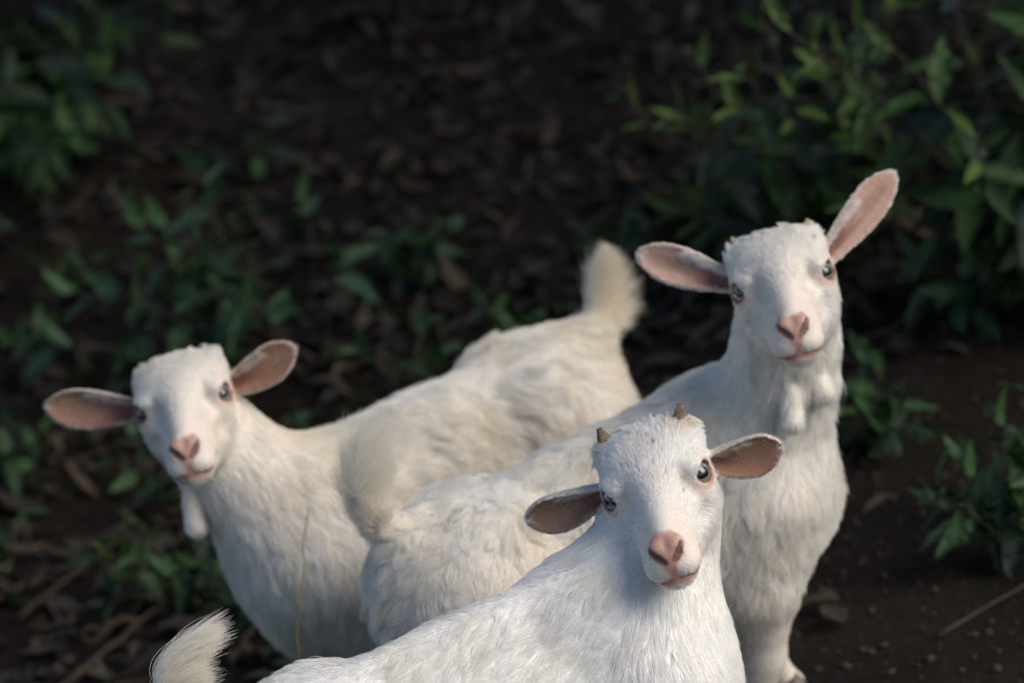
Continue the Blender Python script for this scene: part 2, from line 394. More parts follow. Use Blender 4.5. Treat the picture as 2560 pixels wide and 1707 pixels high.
def build_goat(g):
    t0 = time.time()
    HO = np.array(g['head_o']); HM = np.stack([nrm(g['hx']), nrm(g['hy']), nrm(g['hz'])], 1)
    to_head = lambda p: ((p - HO) @ HM) * 1000.0
    from_head = lambda h: (np.asarray(h) / 1000.0) @ HM.T + HO
    S = g['scale']; yaw = g['yaw']
    By = np.array([math.cos(yaw), math.sin(yaw), 0.0]); Bz = np.array([0, 0, 1.0]); Bx = np.cross(By, Bz)
    BM = np.stack([Bx, By, Bz], 1); BO = np.array([*g['org'], g['ground']])
    to_body = lambda p: ((p - BO) @ BM) / S
    B = lambda x, y, z: (np.array([x, y, z]) * S) @ BM.T + BO
    # ---- neck centre line, tail, legs
    nb = B(*g.get('neck_base', (0, .165, .315))); ha = from_head((0, -46, -30)); hb = from_head((0, -20, -34))
    mid = (nb + ha) / 2 + np.array(g.get('neck_mid', (0, 0, 0)))
    neck = spline([np.append(nb, g.get('neck_r', .080) * S), np.append(mid, g.get('neck_mr', .056)), np.append(ha, .046), np.append(hb, .036)], 9)
    tail = spline([np.append(B(*t[:3]), t[3]) for t in g['tail']], 10)
    rump = g.get('rump', 0.0); wd = g.get('withers_down', 0.0)
    legs = []
    for sx in (-1, 1):
        dy = g['step'][0 if sx < 0 else 1]
        fx = B(sx * .052, .135 + dy, 0); fx[2] = float(ground_z(fx[0], fx[1]))
        legs.append(('f', sx, [B(sx * .058, .150, .285), B(sx * .062, .120, .205), (B(sx * .056, .140 + dy * .6, .125)), fx + [0, 0, .050], fx + By * .012 + [0, 0, .02]], [.060, .040, .022, .0130, .017]))
        dy = g['step'][2 if sx < 0 else 3]
        fx = B(sx * .055, -.215 + dy, 0); fx[2] = float(ground_z(fx[0], fx[1]))
        legs.append(('h', sx, [B(sx * .042, -.165 + rump * 1.6, .295), B(sx * .064, -.110 + rump + dy * .3, .200), B(sx * .056, -.225 + dy, .145), fx + [0, 0, .050], fx + By * .012 + [0, 0, .02]], [.068, .042, .020, .0130, .017]))
    ears = [ear_surface(*e) for e in g['ears']]
    eworld = []
    for e in ears:
        kd = kdtree.KDTree(len(e['P'])); W = from_head(e['P'])
        for i, p in enumerate(W): kd.insert(p, i)
        kd.balance(); eworld.append((kd, W, W.min(0) - .012, W.max(0) + .012))
    wat = [(from_head(a), from_head(b)) for a, b in g.get('wattles', [])]
    fat = g.get('fat', 1.0)
    spine_r = g.get('ridge', .020)

    def parts(p, want=False):
        p = p.astype(np.float32); n = len(p); big = np.float32(1.0)
        q = to_body(p).astype(np.float32); aq = q.copy(); aq[:, 0] = np.abs(aq[:, 0])
        d = sd_ell(q, (0, .055, .285), (.080 * fat, .145, .103))
        d = smin(d, sd_ell(q, (0, .140, .290), (.070, .078, .098)), .04)
        d = smin(d, sd_ell(q, g.get('brisket', (0, .190, .255)), (.052, .062, .075)), .04)
        d = smin(d, sd_ell(q, (0, -.065, .284), (.080 * fat, .150, .090)), .05)
        d = smin(d, sd_ell(q, (0, -.175 + rump, .300), (.068, .082, .086)), .05)
        d = smin(d, sd_cone(q, (0, -.205, .362), (0, .135, .378 - wd), spine_r, spine_r), .035)
        d = smin(d, sd_ell(aq, (.042, -.125, .362 + g.get('hips', 0)), (.022, .032, .022)), .035)
        d = smin(d, sd_ell(aq, (.030, .120, .365 - wd), (.022, .045, .030)), .03)
        db = d * S
        dl = np.full(n, big, np.float32)
        for kind, sx, J, R in legs:
            for a, b, ra, rb in zip(J[:-1], J[1:], R[:-1], R[1:]):
                if kind == 'f' and ra == .060: 
                    pass
                dl = smin(dl, sd_cone(p, a, b, ra * S, rb * S), .012)
        dn = np.full(n, big, np.float32)
        for a, b in zip(neck[:-1], neck[1:]): dn = smin(dn, sd_cone(p, a[:3], b[:3], a[3], b[3]), .008)
        dt = np.full(n, big, np.float32)
        for a, b in zip(tail[:-1], tail[1:]): dt = smin(dt, sd_cone(p, a[:3], b[:3], a[3], b[3]), .006)
        hh = to_head(p).astype(np.float32)
        dh = np.full(n, big, np.float32)
        m = (np.abs(hh) < 190).all(1)
        if m.any(): dh[m] = sd_head(hh[m]) / 1000
        de = np.full(n, big, np.float32); eid = np.full(n, -1); ei = np.zeros(n, int)
        for k, (kd, W, lo, hi) in enumerate(eworld):
            idx = np.nonzero(((p > lo) & (p < hi)).all(1))[0]
            for i in idx:
                _, j, dd = kd.find(p[i])
                dd -= 0.0021
                if dd < de[i]: de[i] = dd; eid[i] = k; ei[i] = j
        dw = np.full(n, big, np.float32)
        for a, b in wat: dw = np.minimum(dw, sd_cone(p, a, b, 0.0070, .0105))
        tot = smin(db, dl, .045); tot = smin(tot, dn, .04); tot = smin(tot, dt, .015)
        tot = smin(tot, dh, .012); tot = smin(tot, dw, .006); tot = smin(tot, de, .005)
        # keep the eye openings, nostrils and mouth cut after the union with the neck
        if want: return dict(body=db, legs=dl, neck=dn, tail=dt, head=dh, ear=de, wattle=dw, eid=eid, ei=ei, hh=hh, q=q)
        return tot

    # ---- two level sampling
    h = 0.0022; blk = 4
    allp = np.vstack([B(-.12, -.30, 0), B(.12, -.30, 0), B(-.12, .30, .42), B(.12, .30, .42), tail[:, :3], from_head([[-90, -110, -90], [90, 120, 60]])] + [e[1] for e in eworld] + [np.array(J) for _, _, J, _ in legs])
    lo = allp.min(0) - .04; hi = allp.max(0) + .04
    nb_ = np.ceil((hi - lo) / (h * blk)).astype(int)
    H = h * blk
    cx = [lo[i] + (np.arange(nb_[i]) + 0.5) * H - h * 0.5 for i in range(3)]
    CG = np.stack(np.meshgrid(*cx, indexing='ij'), -1).reshape(-1, 3)
    cd = np.concatenate([parts(c) for c in np.array_split(CG, max(1, len(CG) // 400000))]).reshape(nb_)
    F = np.repeat(np.repeat(np.repeat(cd, blk, 0), blk, 1), blk, 2).astype(np.float32)
    act = np.argwhere(np.abs(cd) < H * 1.25)
    sub = np.stack(np.meshgrid(*[np.arange(blk)] * 3, indexing='ij'), -1).reshape(-1, 3)
    idx = (act[:, None, :] * blk + sub[None]).reshape(-1, 3)
    fine = np.concatenate([parts(c * h + lo) for c in np.array_split(idx, max(1, len(idx) // 400000))])
    F[idx[:, 0], idx[:, 1], idx[:, 2]] = fine
    V, Q = surface_nets(F, lo, h); del F
    # keep the largest island only (drops stray specks)
    A = parts(V, True)
    # orientation check
    v = V[Q]; nn = np.cross(v[:, 2] - v[:, 0], v[:, 3] - v[:, 1]); 
    if (nn * (v.mean(1) - V.mean(0))).sum() < 0: Q = Q[:, ::-1]; nn = -nn
    N = np.zeros_like(V)
    for c in range(4): np.add.at(N, Q[:, c], nn)
    N = nrm(N)
    # ---- skin colour and hair cover per vertex
    hh = A['hh'].astype(float); ah = hh.copy(); ah[:, 0] = np.abs(ah[:, 0])
    nv = len(V); skin = np.tile(np.array([0.66, 0.58, 0.52]), (nv, 1)); cover = np.ones(nv)
    def paint(w, c): skin[:] = skin * (1 - w[:, None]) + np.array(c) * w[:, None]
    ss = lambda x, a, b: np.clip((x - a) / (b - a), 0, 1) ** 2 * (3 - 2 * np.clip((x - a) / (b - a), 0, 1))
    inhead = (A['head'] < .012)
    paint(np.clip(A['head'] / .02, 0, 1) * (A['ear'] > .004), g.get('under', (0.66, 0.59, 0.50)))
    near_eye = np.linalg.norm(ah - HEAD_EC - HEAD_ED * 13, axis=1)
    eye_front = np.linalg.norm((ah - (HEAD_EC + HEAD_ED * 13 + np.array([-3, 7, -6]))) / np.array([1, 1, 1]), axis=1)
    rim = (1 - ss(near_eye, 11.5, 15.0)) * inhead; rim2 = 0.7 * (1 - ss(eye_front, 5, 12)) * inhead
    rim = np.maximum(rim, rim2)
    paint(rim * (0.55 + 0.45 * (ah[:, 2] < 0)), (0.52, 0.29, 0.22)); paint((1 - ss(near_eye, 9.6, 11.6)) * inhead * 0.55, (0.10, 0.055, 0.05)); cover *= 1 - (1 - ss(near_eye, 10.5, 13.0)) * inhead * 0.97; cover *= 1 - 0.75 * rim2
    hw = np.interp(hh[:, 2], [-48, -40, -33, -25, -18, -11], [2.5, 6, 12.5, 16.5, 14.5, 8]); dn_ = np.maximum(np.abs(hh[:, 0]) / hw, np.maximum((80 - hh[:, 1]) / 10 + 1, (hh[:, 2] + 20 + g.get('nose_low', 5)) / 8)) + 0.12 * snoise(hh, 3, 2)
    dn_old = np.sqrt((hh[:, 0] / 17) ** 2 + ((hh[:, 1] - 92) / 16) ** 2 + ((hh[:, 2] + 27) / 15) ** 2)
    nose = (1 - ss(dn_, 0.75, 1.2)) * inhead * (hh[:, 2] > -50)
    phil = 0.65 * (1 - ss(np.abs(hh[:, 0]), 2, 8)) * ((hh[:, 1] > 80) & (hh[:, 2] < -30) & (hh[:, 2] > -55)) * inhead
    nose = np.maximum(nose, phil * 0.9)
    paint(nose, (0.47, 0.265, 0.205)); cover *= 1 - 0.97 * nose
    dno = np.minimum(sd_cone(ah, *NOSTRIL[0]), sd_cone(ah, *NOSTRIL[1])); dark = (1 - ss(dno, 0.2, 2.0)) * inhead
    paint(dark * 0.9, (0.10, 0.035, 0.03))
    mo = np.full(nv, 99.0)
    for a, b in zip(MOUTH[:-1], MOUTH[1:]): mo = np.minimum(mo, sd_cone(ah, a, b, 0, 0))
    below = ss(np.interp(ah[:, 0], [0, 9, 16, 21, 24], [-54, -55.5, -53, -48, -42]) - hh[:, 2], -1.0, 1.0)
    lip = (1 - ss(mo, 1.8 + 1.6 * below, 3.6 + 2.6 * below)) * inhead * (0.45 + 0.55 * below)
    paint(lip, (0.50, 0.25, 0.19)); cover *= 1 - 0.95 * lip
    line = (1 - ss(mo, 0.9, 2.2)) * inhead; paint(line * 0.9, (0.16, 0.06, 0.05))
    isear = (A['ear'] < 0.0012) & (A['eid'] >= 0)
    et = np.zeros(nv); ev = np.zeros(nv); inner = np.zeros(nv); evtop = np.zeros(nv); ed = np.zeros((nv, 3)); ew = np.zeros((nv, 3))
    for k, e in enumerate(ears):
        s = (A['eid'] == k); j = A['ei'][s]
        et[s] = e['TV'][j, 0]; ev[s] = e['TV'][j, 1]; evtop[s] = ev[s] * e['side']
        inner[s] = (((hh[s] - e['P'][j]) * e['N'][j]).sum(1) > 0.3)
        ed[s] = e['d'] @ HM.T; ew[s] = e['w'] @ HM.T
    inn = isear * inner
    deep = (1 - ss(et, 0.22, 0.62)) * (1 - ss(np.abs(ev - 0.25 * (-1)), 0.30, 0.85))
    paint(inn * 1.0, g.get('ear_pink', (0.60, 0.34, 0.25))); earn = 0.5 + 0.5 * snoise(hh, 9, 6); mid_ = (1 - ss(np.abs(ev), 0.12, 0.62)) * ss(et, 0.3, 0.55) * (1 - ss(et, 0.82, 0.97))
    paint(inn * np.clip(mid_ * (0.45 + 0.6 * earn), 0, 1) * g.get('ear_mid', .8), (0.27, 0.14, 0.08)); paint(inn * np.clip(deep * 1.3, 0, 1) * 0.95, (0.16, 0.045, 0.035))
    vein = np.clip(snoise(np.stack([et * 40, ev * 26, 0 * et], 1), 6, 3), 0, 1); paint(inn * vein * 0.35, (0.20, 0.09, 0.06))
    rimw = ss(np.abs(ev), 0.80, 0.97) + ss(et, 0.9, 0.98); rimw = np.clip(rimw, 0, 1)
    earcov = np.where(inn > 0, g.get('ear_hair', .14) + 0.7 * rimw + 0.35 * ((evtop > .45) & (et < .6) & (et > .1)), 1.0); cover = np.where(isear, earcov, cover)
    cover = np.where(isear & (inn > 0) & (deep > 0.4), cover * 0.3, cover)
    # ---- body object
    root = empty('goat', (BO[0], BO[1], float(ground_z(BO[0], BO[1]))))
    prop(root, g['label'], 'goat', 'white goat kids')
    inv = Matrix.Translation(-Vector(root.location))
    off = np.array(root.location)
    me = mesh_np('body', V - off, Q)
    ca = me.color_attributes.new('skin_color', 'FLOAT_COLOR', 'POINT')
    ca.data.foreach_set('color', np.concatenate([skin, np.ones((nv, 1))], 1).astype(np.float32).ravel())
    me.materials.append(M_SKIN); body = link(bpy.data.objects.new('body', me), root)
    # ---- eyes
    for sx in (1, -1):
        ec = HEAD_EC * np.array([sx, 1, 1]); edv = HEAD_ED * np.array([sx, 1, 1])
        look = nrm(edv + np.array([0, 0.45, 0.05]))
        Zl = look @ HM.T; Xl = nrm(np.cross(np.array([0, 0, 1.0]) @ HM.T, Zl)); Yl = np.cross(Zl, Xl)
        bm = bmesh.new(); bmesh.ops.create_uvsphere(bm, u_segments=40, v_segments=28, radius=0.0153)
        for vv in bm.verts:      # cornea bulge
            r = math.hypot(vv.co.x, vv.co.y)
            if vv.co.z > 0 and r < .0085: vv.co.z += 0.0016 * (1 - (r / .0085) ** 2)
        em = bpy.data.meshes.new('eye'); bm.to_mesh(em); bm.free()
        for pl in em.polygons: pl.use_smooth = True
        em.materials.append(M_EYE); eo = link(bpy.data.objects.new('eye', em), root)
        c = from_head(ec) - off
        eo.matrix_local = Matrix(((Xl[0], Yl[0], Zl[0], c[0]), (Xl[1], Yl[1], Zl[1], c[1]), (Xl[2], Yl[2], Zl[2], c[2]), (0, 0, 0, 1)))
    # ---- horns
    for sx in (1, -1):
        hl_, hr_ = g['horn']
        a = np.array([sx * 33, -42, 30.0]); b = a + np.array([sx * 4, -5, 1.0 * hl_])
        n = 9; ts = np.linspace(0, 1, n); pts = [from_head(a + (b - a) * t + np.array([0, -5 * t * t, 0])) - off for t in ts]
        rr = [hr_ * .001 * (1 - 0.70 * t ** 2.0) * (1 + 0.10 * math.sin(t * 26)) for t in ts]
        v_, q_, t_ = tube(pts, rr, 14); v_ = v_ + vnoise(v_ * 1.0 + sx, .004, 4) * .0006; ho = link(bpy.data.objects.new('horn', mesh_np('horn', v_, q_, t_)), root); ho.data.materials.append(M_HORN if hr_ > 7 else M_BUD)
    # ---- hooves (two claws each)
    for kind, sx, J, R in legs:
        f = J[3] * [1, 1, 0] + np.array([0, 0, float(ground_z(J[3][0], J[3][1]))])
        VV = []; QQ = []; TT = []; o = 0
        for s in (-1, 1):
            c = f + Bx * s * .0095 * S
            v_, q_, t_ = tube([c + By * .010 + [0, 0, .034], c + By * .014 + [0, 0, .02], c + By * .020 + [0, 0, .0]], [.009, .012, .0135], 10)
            VV.append(v_); QQ += [tuple(np.array(x) + o) for x in q_]; TT += [tuple(np.array(x) + o) for x in t_]; o += len(v_)
        ho = link(bpy.data.objects.new('hoof', mesh_np('hoof', np.vstack(VV) - off, QQ, TT)), root); ho.data.materials.append(M_HOOF)
    # ---- coat of hair
    tri = np.concatenate([Q[:, [0, 1, 2]], Q[:, [0, 2, 3]]])
    ww = np.stack([np.clip(A[k], 0, .3) for k in ('body', 'legs', 'neck', 'tail', 'head', 'ear', 'wattle')], 1).astype(float)
    ww[:, 5] = np.where(isear, -0.02, 0.3); W7 = np.exp(-(ww - ww.min(1, keepdims=True)) / 0.010); W7 /= W7.sum(1, keepdims=True)
    dens = (W7 @ np.array([1.0, 0.5, 1.0, 2.2, 6.0, 4.0, 1.5])) * cover
    dens *= np.where(V[:, 2] < BO[2] + .16 * S, 0.35, 1.0)
    P3 = V[tri]; ar = np.linalg.norm(np.cross(P3[:, 1] - P3[:, 0], P3[:, 2] - P3[:, 0]), axis=1) * 0.5
    pr = ar * dens[tri].mean(1); cum = np.cumsum(pr); NH = int(g['hairs'])
    f = np.searchsorted(cum, rng.random(NH) * cum[-1]); f = np.clip(f, 0, len(tri) - 1)
    b = rng.random((NH, 2)); fl = b.sum(1) > 1; b[fl] = 1 - b[fl]; bc = np.stack([1 - b.sum(1), b[:, 0], b[:, 1]], 1)
    lerp = lambda arr: (arr[tri[f]] * (bc[:, :, None] if arr.ndim == 2 else bc)).sum(1)
    Rt = lerp(V); Nn = nrm(lerp(N)); w7 = lerp(W7); hq = lerp(hh); bq = lerp(A['q'].astype(float)); cov = lerp(cover)
    innh = lerp(inn * 1.0) > 0.5; eth = lerp(et); evh = lerp(ev); edh = lerp(ed); ewh = lerp(ew); ish = lerp(isear * 1.0) > 0.5
    # combing directions
    down = np.array([0, 0, -1.0])
    sgn = np.sign(bq[:, :1])
    fb = -By * 0.95 + down * (0.35 + 0.5 * ss(.33 - bq[:, 2], 0, .15))[:, None] + Bx * sgn * 0.25 * ss(bq[:, 2], .33, .40)[:, None]
    fn = nrm(nb - ha) * 1.0 + down * 0.35 - By * 0.25
    fh_l = hq - np.array([0, 118, -30.0]); fh_l[:, 0] *= 0.9
    crown = ss(-hq[:, 1], 5, 40) * ss(hq[:, 2], 5, 25)
    fh_l = nrm(fh_l) + crown[:, None] * np.stack([np.sign(hq[:, 0]) * 0.1, 0.7 + 0 * hq[:, 0], 0 * hq[:, 0]], 1)
    fh = fh_l @ HM.T
    tl = tail[:, :3]; kd = np.argmin(((Rt[:, None, :] - tl[None]) ** 2).sum(-1), 1) if NH < 400000 else np.zeros(NH, int)
    ttan = nrm(np.gradient(tl, axis=0)); ft = ttan[kd]; tpar = kd / (len(tl) - 1)
    evt = lerp(evtop)
    fe = np.where(innh[:, None], edh * 0.7 - ewh * np.sign(evh)[:, None] * 0.4, edh + ewh * evh[:, None] * 0.5)
    flow = (fb * w7[:, :1] + down * w7[:, 1:2] + fn * w7[:, 2:3] + ft * w7[:, 3:4] + fh * w7[:, 4:5] + fe * w7[:, 5:6] + (down * 1.0) * w7[:, 6:7])
    curl = g['curl']
    bodyness = w7[:, 0] + w7[:, 1] * 0.6 + w7[:, 2] * 0.6
    big = vnoise(Rt, 0.030, 1); med = vnoise(Rt, 0.012, 5)
    flow = nrm(flow) + (big * 0.45 + med * 0.30) * (curl * bodyness + 0.18 * w7[:, 4])[:, None] + (big * 0.6 + med * 0.5) * (crown * w7[:, 4])[:, None]
    flow = flow - Nn * (flow * Nn).sum(1, keepdims=True); flow = nrm(flow)
    # lengths (metres)
    muzz = ss(hq[:, 1], 30, 70)
    ney = np.linalg.norm(hq * [1, 1, 1] - (HEAD_EC + HEAD_ED * 13) * np.stack([np.sign(hq[:, 0]), 1 + 0 * hq[:, 0], 1 + 0 * hq[:, 0]], 1), axis=1)
    chin = ss(-hq[:, 2], 57, 63) * ss(hq[:, 1], 40, 60)
    Lh = (0.0078 + 0.0090 * crown - 0.0046 * muzz) * (0.45 + 0.55 * ss(ney, 12, 28)) + .005 * chin
    Lb = g['len'] * (1 + 0.35 * snoise(Rt, .05, 9))
    brisk = ss(bq[:, 1], .08, .2) * ss(.33 - bq[:, 2], 0, .1)
    Lt = g.get('tail_len', .05) * (g.get('tail_base', .6) + (1 - g.get('tail_base', .6)) * np.clip(tpar * 1.6, 0, 1)) * (1 - 0.35 * ss(tpar, .7, 1.0) * g.get('taper', 0))
    tuft = innh & (evt > .45) & (eth < .6)
    Le = np.where(innh, np.where(tuft, .014, np.where(np.abs(evh) > .75, .003, .008)), .0042)
    Ln = g['len'] * (0.58 + 0.2 * ss(np.linalg.norm(Rt - ha, axis=1), .03, .14))
    Ln *= 0.55 + 0.45 * ss(np.linalg.norm(Rt - ha, axis=1), .03, .08)
    Len = (Lb * (1 - 0.45 * brisk)) * w7[:, 0] + .008 * w7[:, 1] * (1 + 1.6 * ss(bq[:, 2], .12, .25)) + Ln * w7[:, 2] + Lt * w7[:, 3] + Lh * w7[:, 4] + Le * w7[:, 5] + .006 * w7[:, 6]
    Len *= np.clip(cov, 0.35, 1) * rng.uniform(0.65, 1.15, NH)
    Len = np.where((muzz > .5) & (w7[:, 4] > .8) & (hq[:, 2] < -36) & (rng.random(NH) < .006), rng.uniform(.012, .024, NH), Len)
    lift = 0.42 * w7[:, 0] + 0.35 * w7[:, 1] + 0.30 * w7[:, 2] + g.get('tail_lift', .8) * w7[:, 3] + (0.33 + .35 * crown - 0.08 * muzz) * w7[:, 4] + np.where(innh, .6, .45) * w7[:, 5] + .3 * w7[:, 6]
    back = np.clip(Nn @ (-By), 0, 1) * w7[:, 3] * (1 - ss(tpar, .3, .8)) * g.get('skirt', 0)
    Len = Len * (1 + 0.5 * back); flow = nrm(flow * (1 - .75 * back[:, None]) + (down * .8 - By * .7) * back[:, None])
    mane = ss(bq[:, 2], .355, .385) * ss(bq[:, 1], -.02, .08) * (w7[:, 0] + w7[:, 2]) * g.get('mane', 0) * np.clip(snoise(Rt, .012, 8), 0, 1)
    lift = lift + 1.0 * mane; Len = Len * (1 + .25 * mane)
    lift = lift * rng.uniform(0.7, 1.3, NH)
    K = 6
    jit = rng.normal(size=(NH, 3)) * (0.12 + 0.18 * w7[:, 3:4])
    d0 = nrm(flow + Nn * lift[:, None] + jit)
    wave_ax = np.cross(Nn, flow); ph = rng.uniform(0, 6.28, NH) * 0.35 + snoise(Rt, .02, 13) * 3
    pts = np.zeros((NH, K, 3)); pts[:, 0] = Rt - Nn * 0.0004
    cur = pts[:, 0].copy()
    for i in range(1, K):
        t = i / (K - 1)
        dd = d0 - Nn * (lift * 0.9 * t)[:, None] * (1 - w7[:, 3:4]) + down * (0.22 * t * (bodyness + 0.2))[:, None] + wave_ax * (np.sin(ph + t * 4.6) * 0.75 * curl * bodyness)[:, None]
        if True: dd = dd + np.array(g.get('tail_curl', (0, 0, 0))) * (w7[:, 3] * t)[:, None]
        cur = cur + nrm(dd) * (Len / (K - 1))[:, None]; pts[:, i] = cur
    # clumps
    nc = NH // g.get('lock', 40); ci = rng.choice(NH, nc, replace=False)
    kdt = kdtree.KDTree(nc)
    for i, c in enumerate(ci): kdt.insert(Rt[c], i)
    kdt.balance()
    near = np.fromiter((kdt.find(p)[1] for p in Rt), int, NH)
    gp = pts[ci[near]]; gl = Len[ci[near]]
    cs = (g['clump'] * bodyness * (1 - .5 * brisk) + 0.42 * w7[:, 3] + 0.52 * w7[:, 4] * (0.7 + 1.0 * crown) + 0.25 * w7[:, 5]) * (np.linalg.norm(Rt - Rt[ci[near]], axis=1) < 0.016)
    for i in range(1, K):
        t = i / (K - 1); c = (cs * t ** 1.3)[:, None]
        target = gp[:, i] + (pts[:, 0] - gp[:, 0]) * (1 - 0.9 * t)
        pts[:, i] = pts[:, i] * (1 - c) + target * c
    # colour: clean white with cream and faintly stained patches
    colr = np.tile(np.array(g['white']), (NH, 1))
    st = np.clip(0.5 + 0.5 * snoise(Rt, .06, 17), 0, 1) * 0.35 + np.clip(snoise(Rt, .022, 20), 0, 1) * 0.35
    st = st * g['stain'] * (0.35 + 0.65 * bodyness) + w7[:, 3] * g.get('tail_stain', .35)
    for c_, r_, a_ in g.get('spots', []):
        st = st + a_ * np.exp(-(((hq - np.array(c_)) / np.array(r_)) ** 2).sum(1)) * (0.6 + 0.4 * np.clip(snoise(hq, 6, 4), -1, 1))
    st = np.clip(st, 0, 1)
    colr = colr * (1 - st[:, None]) + np.array([0.72, 0.56, 0.30]) * st[:, None]
    sk = Rt[rng.choice(NH, g.get('specks', 12))]; kk = kdtree.KDTree(len(sk))
    for i, p in enumerate(sk): kk.insert(p, i)
    kk.balance(); sd_ = np.fromiter((kk.find(p)[2] for p in Rt), float, NH); spk = (sd_ < .0016)[:, None] * 0.85
    colr = colr * (1 - spk) + np.array([0.09, 0.065, 0.035]) * spk
    edge = (w7[:, 5] * (ss(np.abs(evh), .6, .95)) * g.get('ear_edge', 0.4))[:, None]
    colr = colr * (1 - edge) + np.array([0.36, 0.25, 0.15]) * edge
    lockv = rng.normal(0, .05, nc)[near]; colr *= (rng.uniform(0.89, 1.05, NH) + lockv * (bodyness + .5 * w7[:, 4]))[:, None]; colr = np.clip(colr, 0, 0.97)
    hc = bpy.data.hair_curves.new('coat'); hc.add_curves([K] * NH)
    hc.attributes['position'].data.foreach_set('vector', (pts - off).astype(np.float32).ravel())
    ra = hc.attributes.new('radius', 'FLOAT', 'POINT')
    rbase = 0.00022 * (1 - 0.48 * w7[:, 4]) * (1 - 0.5 * w7[:, 5])
    rr = rbase[:, None] * np.array([1, .95, .85, .7, .5, .2])[None]
    ra.data.foreach_set('value', rr.astype(np.float32).ravel())
    fa = hc.attributes.new('fur_color', 'FLOAT_COLOR', 'CURVE')
    fa.data.foreach_set('color', np.concatenate([colr, np.ones((NH, 1))], 1).astype(np.float32).ravel())
    hc.materials.append(M_FUR)
    link(bpy.data.objects.new('coat', hc), root)
    print('goat', len(V), 'verts', NH, 'hairs', round(time.time() - t0, 1), 's')
    return root

R_ = math.radians
GOATS = [
 dict(label='nearest white goat kid with two stubby brown horns and folded ears', head_o=(.0909, -.3840, .5794), hx=(-.9903, .0953, -.1015), hy=(-.1048, -.9902, .0925), hz=(-.0917, .1022, .9905),
      scale=1.0, yaw=R_(16.7), org=(-.108, -.432), ground=.125, step=(0.02, -0.02, 0.0, 0.03),
      neck_r=.069, brisket=(0, .178, .255), neck_base=(0, .155, .315), tail=[(0, -.212, .352, .019), (0, -.244, .390, .013), (0, -.256, .424, .009), (0, -.248, .452, .006), (0, -.232, .466, .003)], tail_len=.052, tail_lift=.20, tail_curl=(1.9, 0.4, -.45),
      ears=[(1, 1.0, -.02, -.20, 92, 38, 2.8, (-3, 8), 2.0, -.25), (-1, 1.0, -.16, .0, 78, 39, 2.8, (3, 10), 1.8, .2)],
      horn=(17, 8.2), hairs=210000, len=.021, curl=.32, clump=.6, lock=45, white=(.91, .91, .905), stain=.36, specks=26, nose_low=1, under=(.76, .73, .70), ear_edge=.55, ear_pink=(.31, .155, .095), ear_hair=.2,
      spots=[((-33, -36, 32), (11, 12, 8), .7), ((33, -38, 33), (9, 9, 6), .5), ((-30, -25, 34), (12, 14, 14), .3), ((5, -12, 34), (16, 12, 8), .2), ((-6, 10, 14), (9, 22, 12), .28), ((-20, 62, -30), (7, 9, 8), .4), ((-33, 18, -10), (8, 10, 10), .25)]),
 dict(label='white goat kid at right standing with both ears raised, wattles on its throat', head_o=(.2608, -.0519, .6000), hx=(-.9973, .0688, -.0270), hy=(-.0729, -.9756, .2069), hz=(-.0121, .2083, .9780),
      scale=.97, yaw=R_(19.9), org=(.046, -.008), ground=.085, step=(0.03, -0.05, 0.02, -0.02),
      neck_mid=(.012, -.008, 0), neck_mr=.051, mane=1, tail=[(0, -.203, .368, .016), (0, -.230, .404, .010), (0, -.236, .444, .007), (0, -.224, .480, .004)], tail_base=.35, tail_len=.050, tail_lift=.55, tail_curl=(.5, -.1, -.15), tail_stain=.22,
      ears=[(1, .84, .54, -.05, 112, 34, 1.9, (-2, 4), .4), (-1, .76, .63, -.05, 122, 32, 1.9, (-3, 6), .5)],
      wattles=[((17, -30, -106), (23, -17, -138)), ((-11, -44, -100), (-12, -38, -122))],
      horn=(13, 6), hairs=180000, len=.034, curl=.95, clump=.85, lock=70, white=(.91, .90, .88), stain=.6, ear_edge=.1, ear_hair=.38, ear_pink=(.54, .33, .25),
      spots=[((-22, 50, -24), (9, 20, 13), .5), ((-12, 25, 2), (8, 14, 9), .25), ((0, -40, 40), (20, 15, 10), .2)]),
 dict(label='rear white goat kid at left with ears spread sideways and upright tail', head_o=(-.3315, .1397, .5511), hx=(-.9996, .0167, -.0214), hy=(-.0206, -.9800, .1979), hz=(-.0176, .1983, .9800),
      scale=1.02, yaw=R_(180 + 31.8), org=(-.112, .252), ground=.050, step=(0.02, -0.02, 0.02, -0.01),
      neck_r=.071, brisket=(0, .168, .258), hips=-.010, rump=.018, withers_down=.012, tail=[(0, -.205, .350, .018), (0, -.232, .375, .013), (0, -.250, .402, .010), (0, -.262, .428, .006)], taper=1, skirt=1, tail_len=.042, tail_lift=.16, tail_curl=(.12, 0, 0),
      ears=[(1, .95, .25, -.15, 113, 38, 2.1, (4, 5), .9), (-1, .95, .10, .20, 88, 36, 2.2, (8, 6), .6)],
      wattles=[((20, -25, -85), (24, -20, -128)), ((-20, -25, -88), (-24, -22, -120))],
      horn=(10, 6), hairs=170000, len=.031, curl=.9, clump=.82, lock=70, white=(.91, .89, .855), stain=.85, ear_edge=.45, ear_pink=(.29, .15, .095), ear_hair=.2,
      spots=[((-24, 30, -25), (10, 26, 18), .35)]),
]
for g in GOATS: build_goat(g)

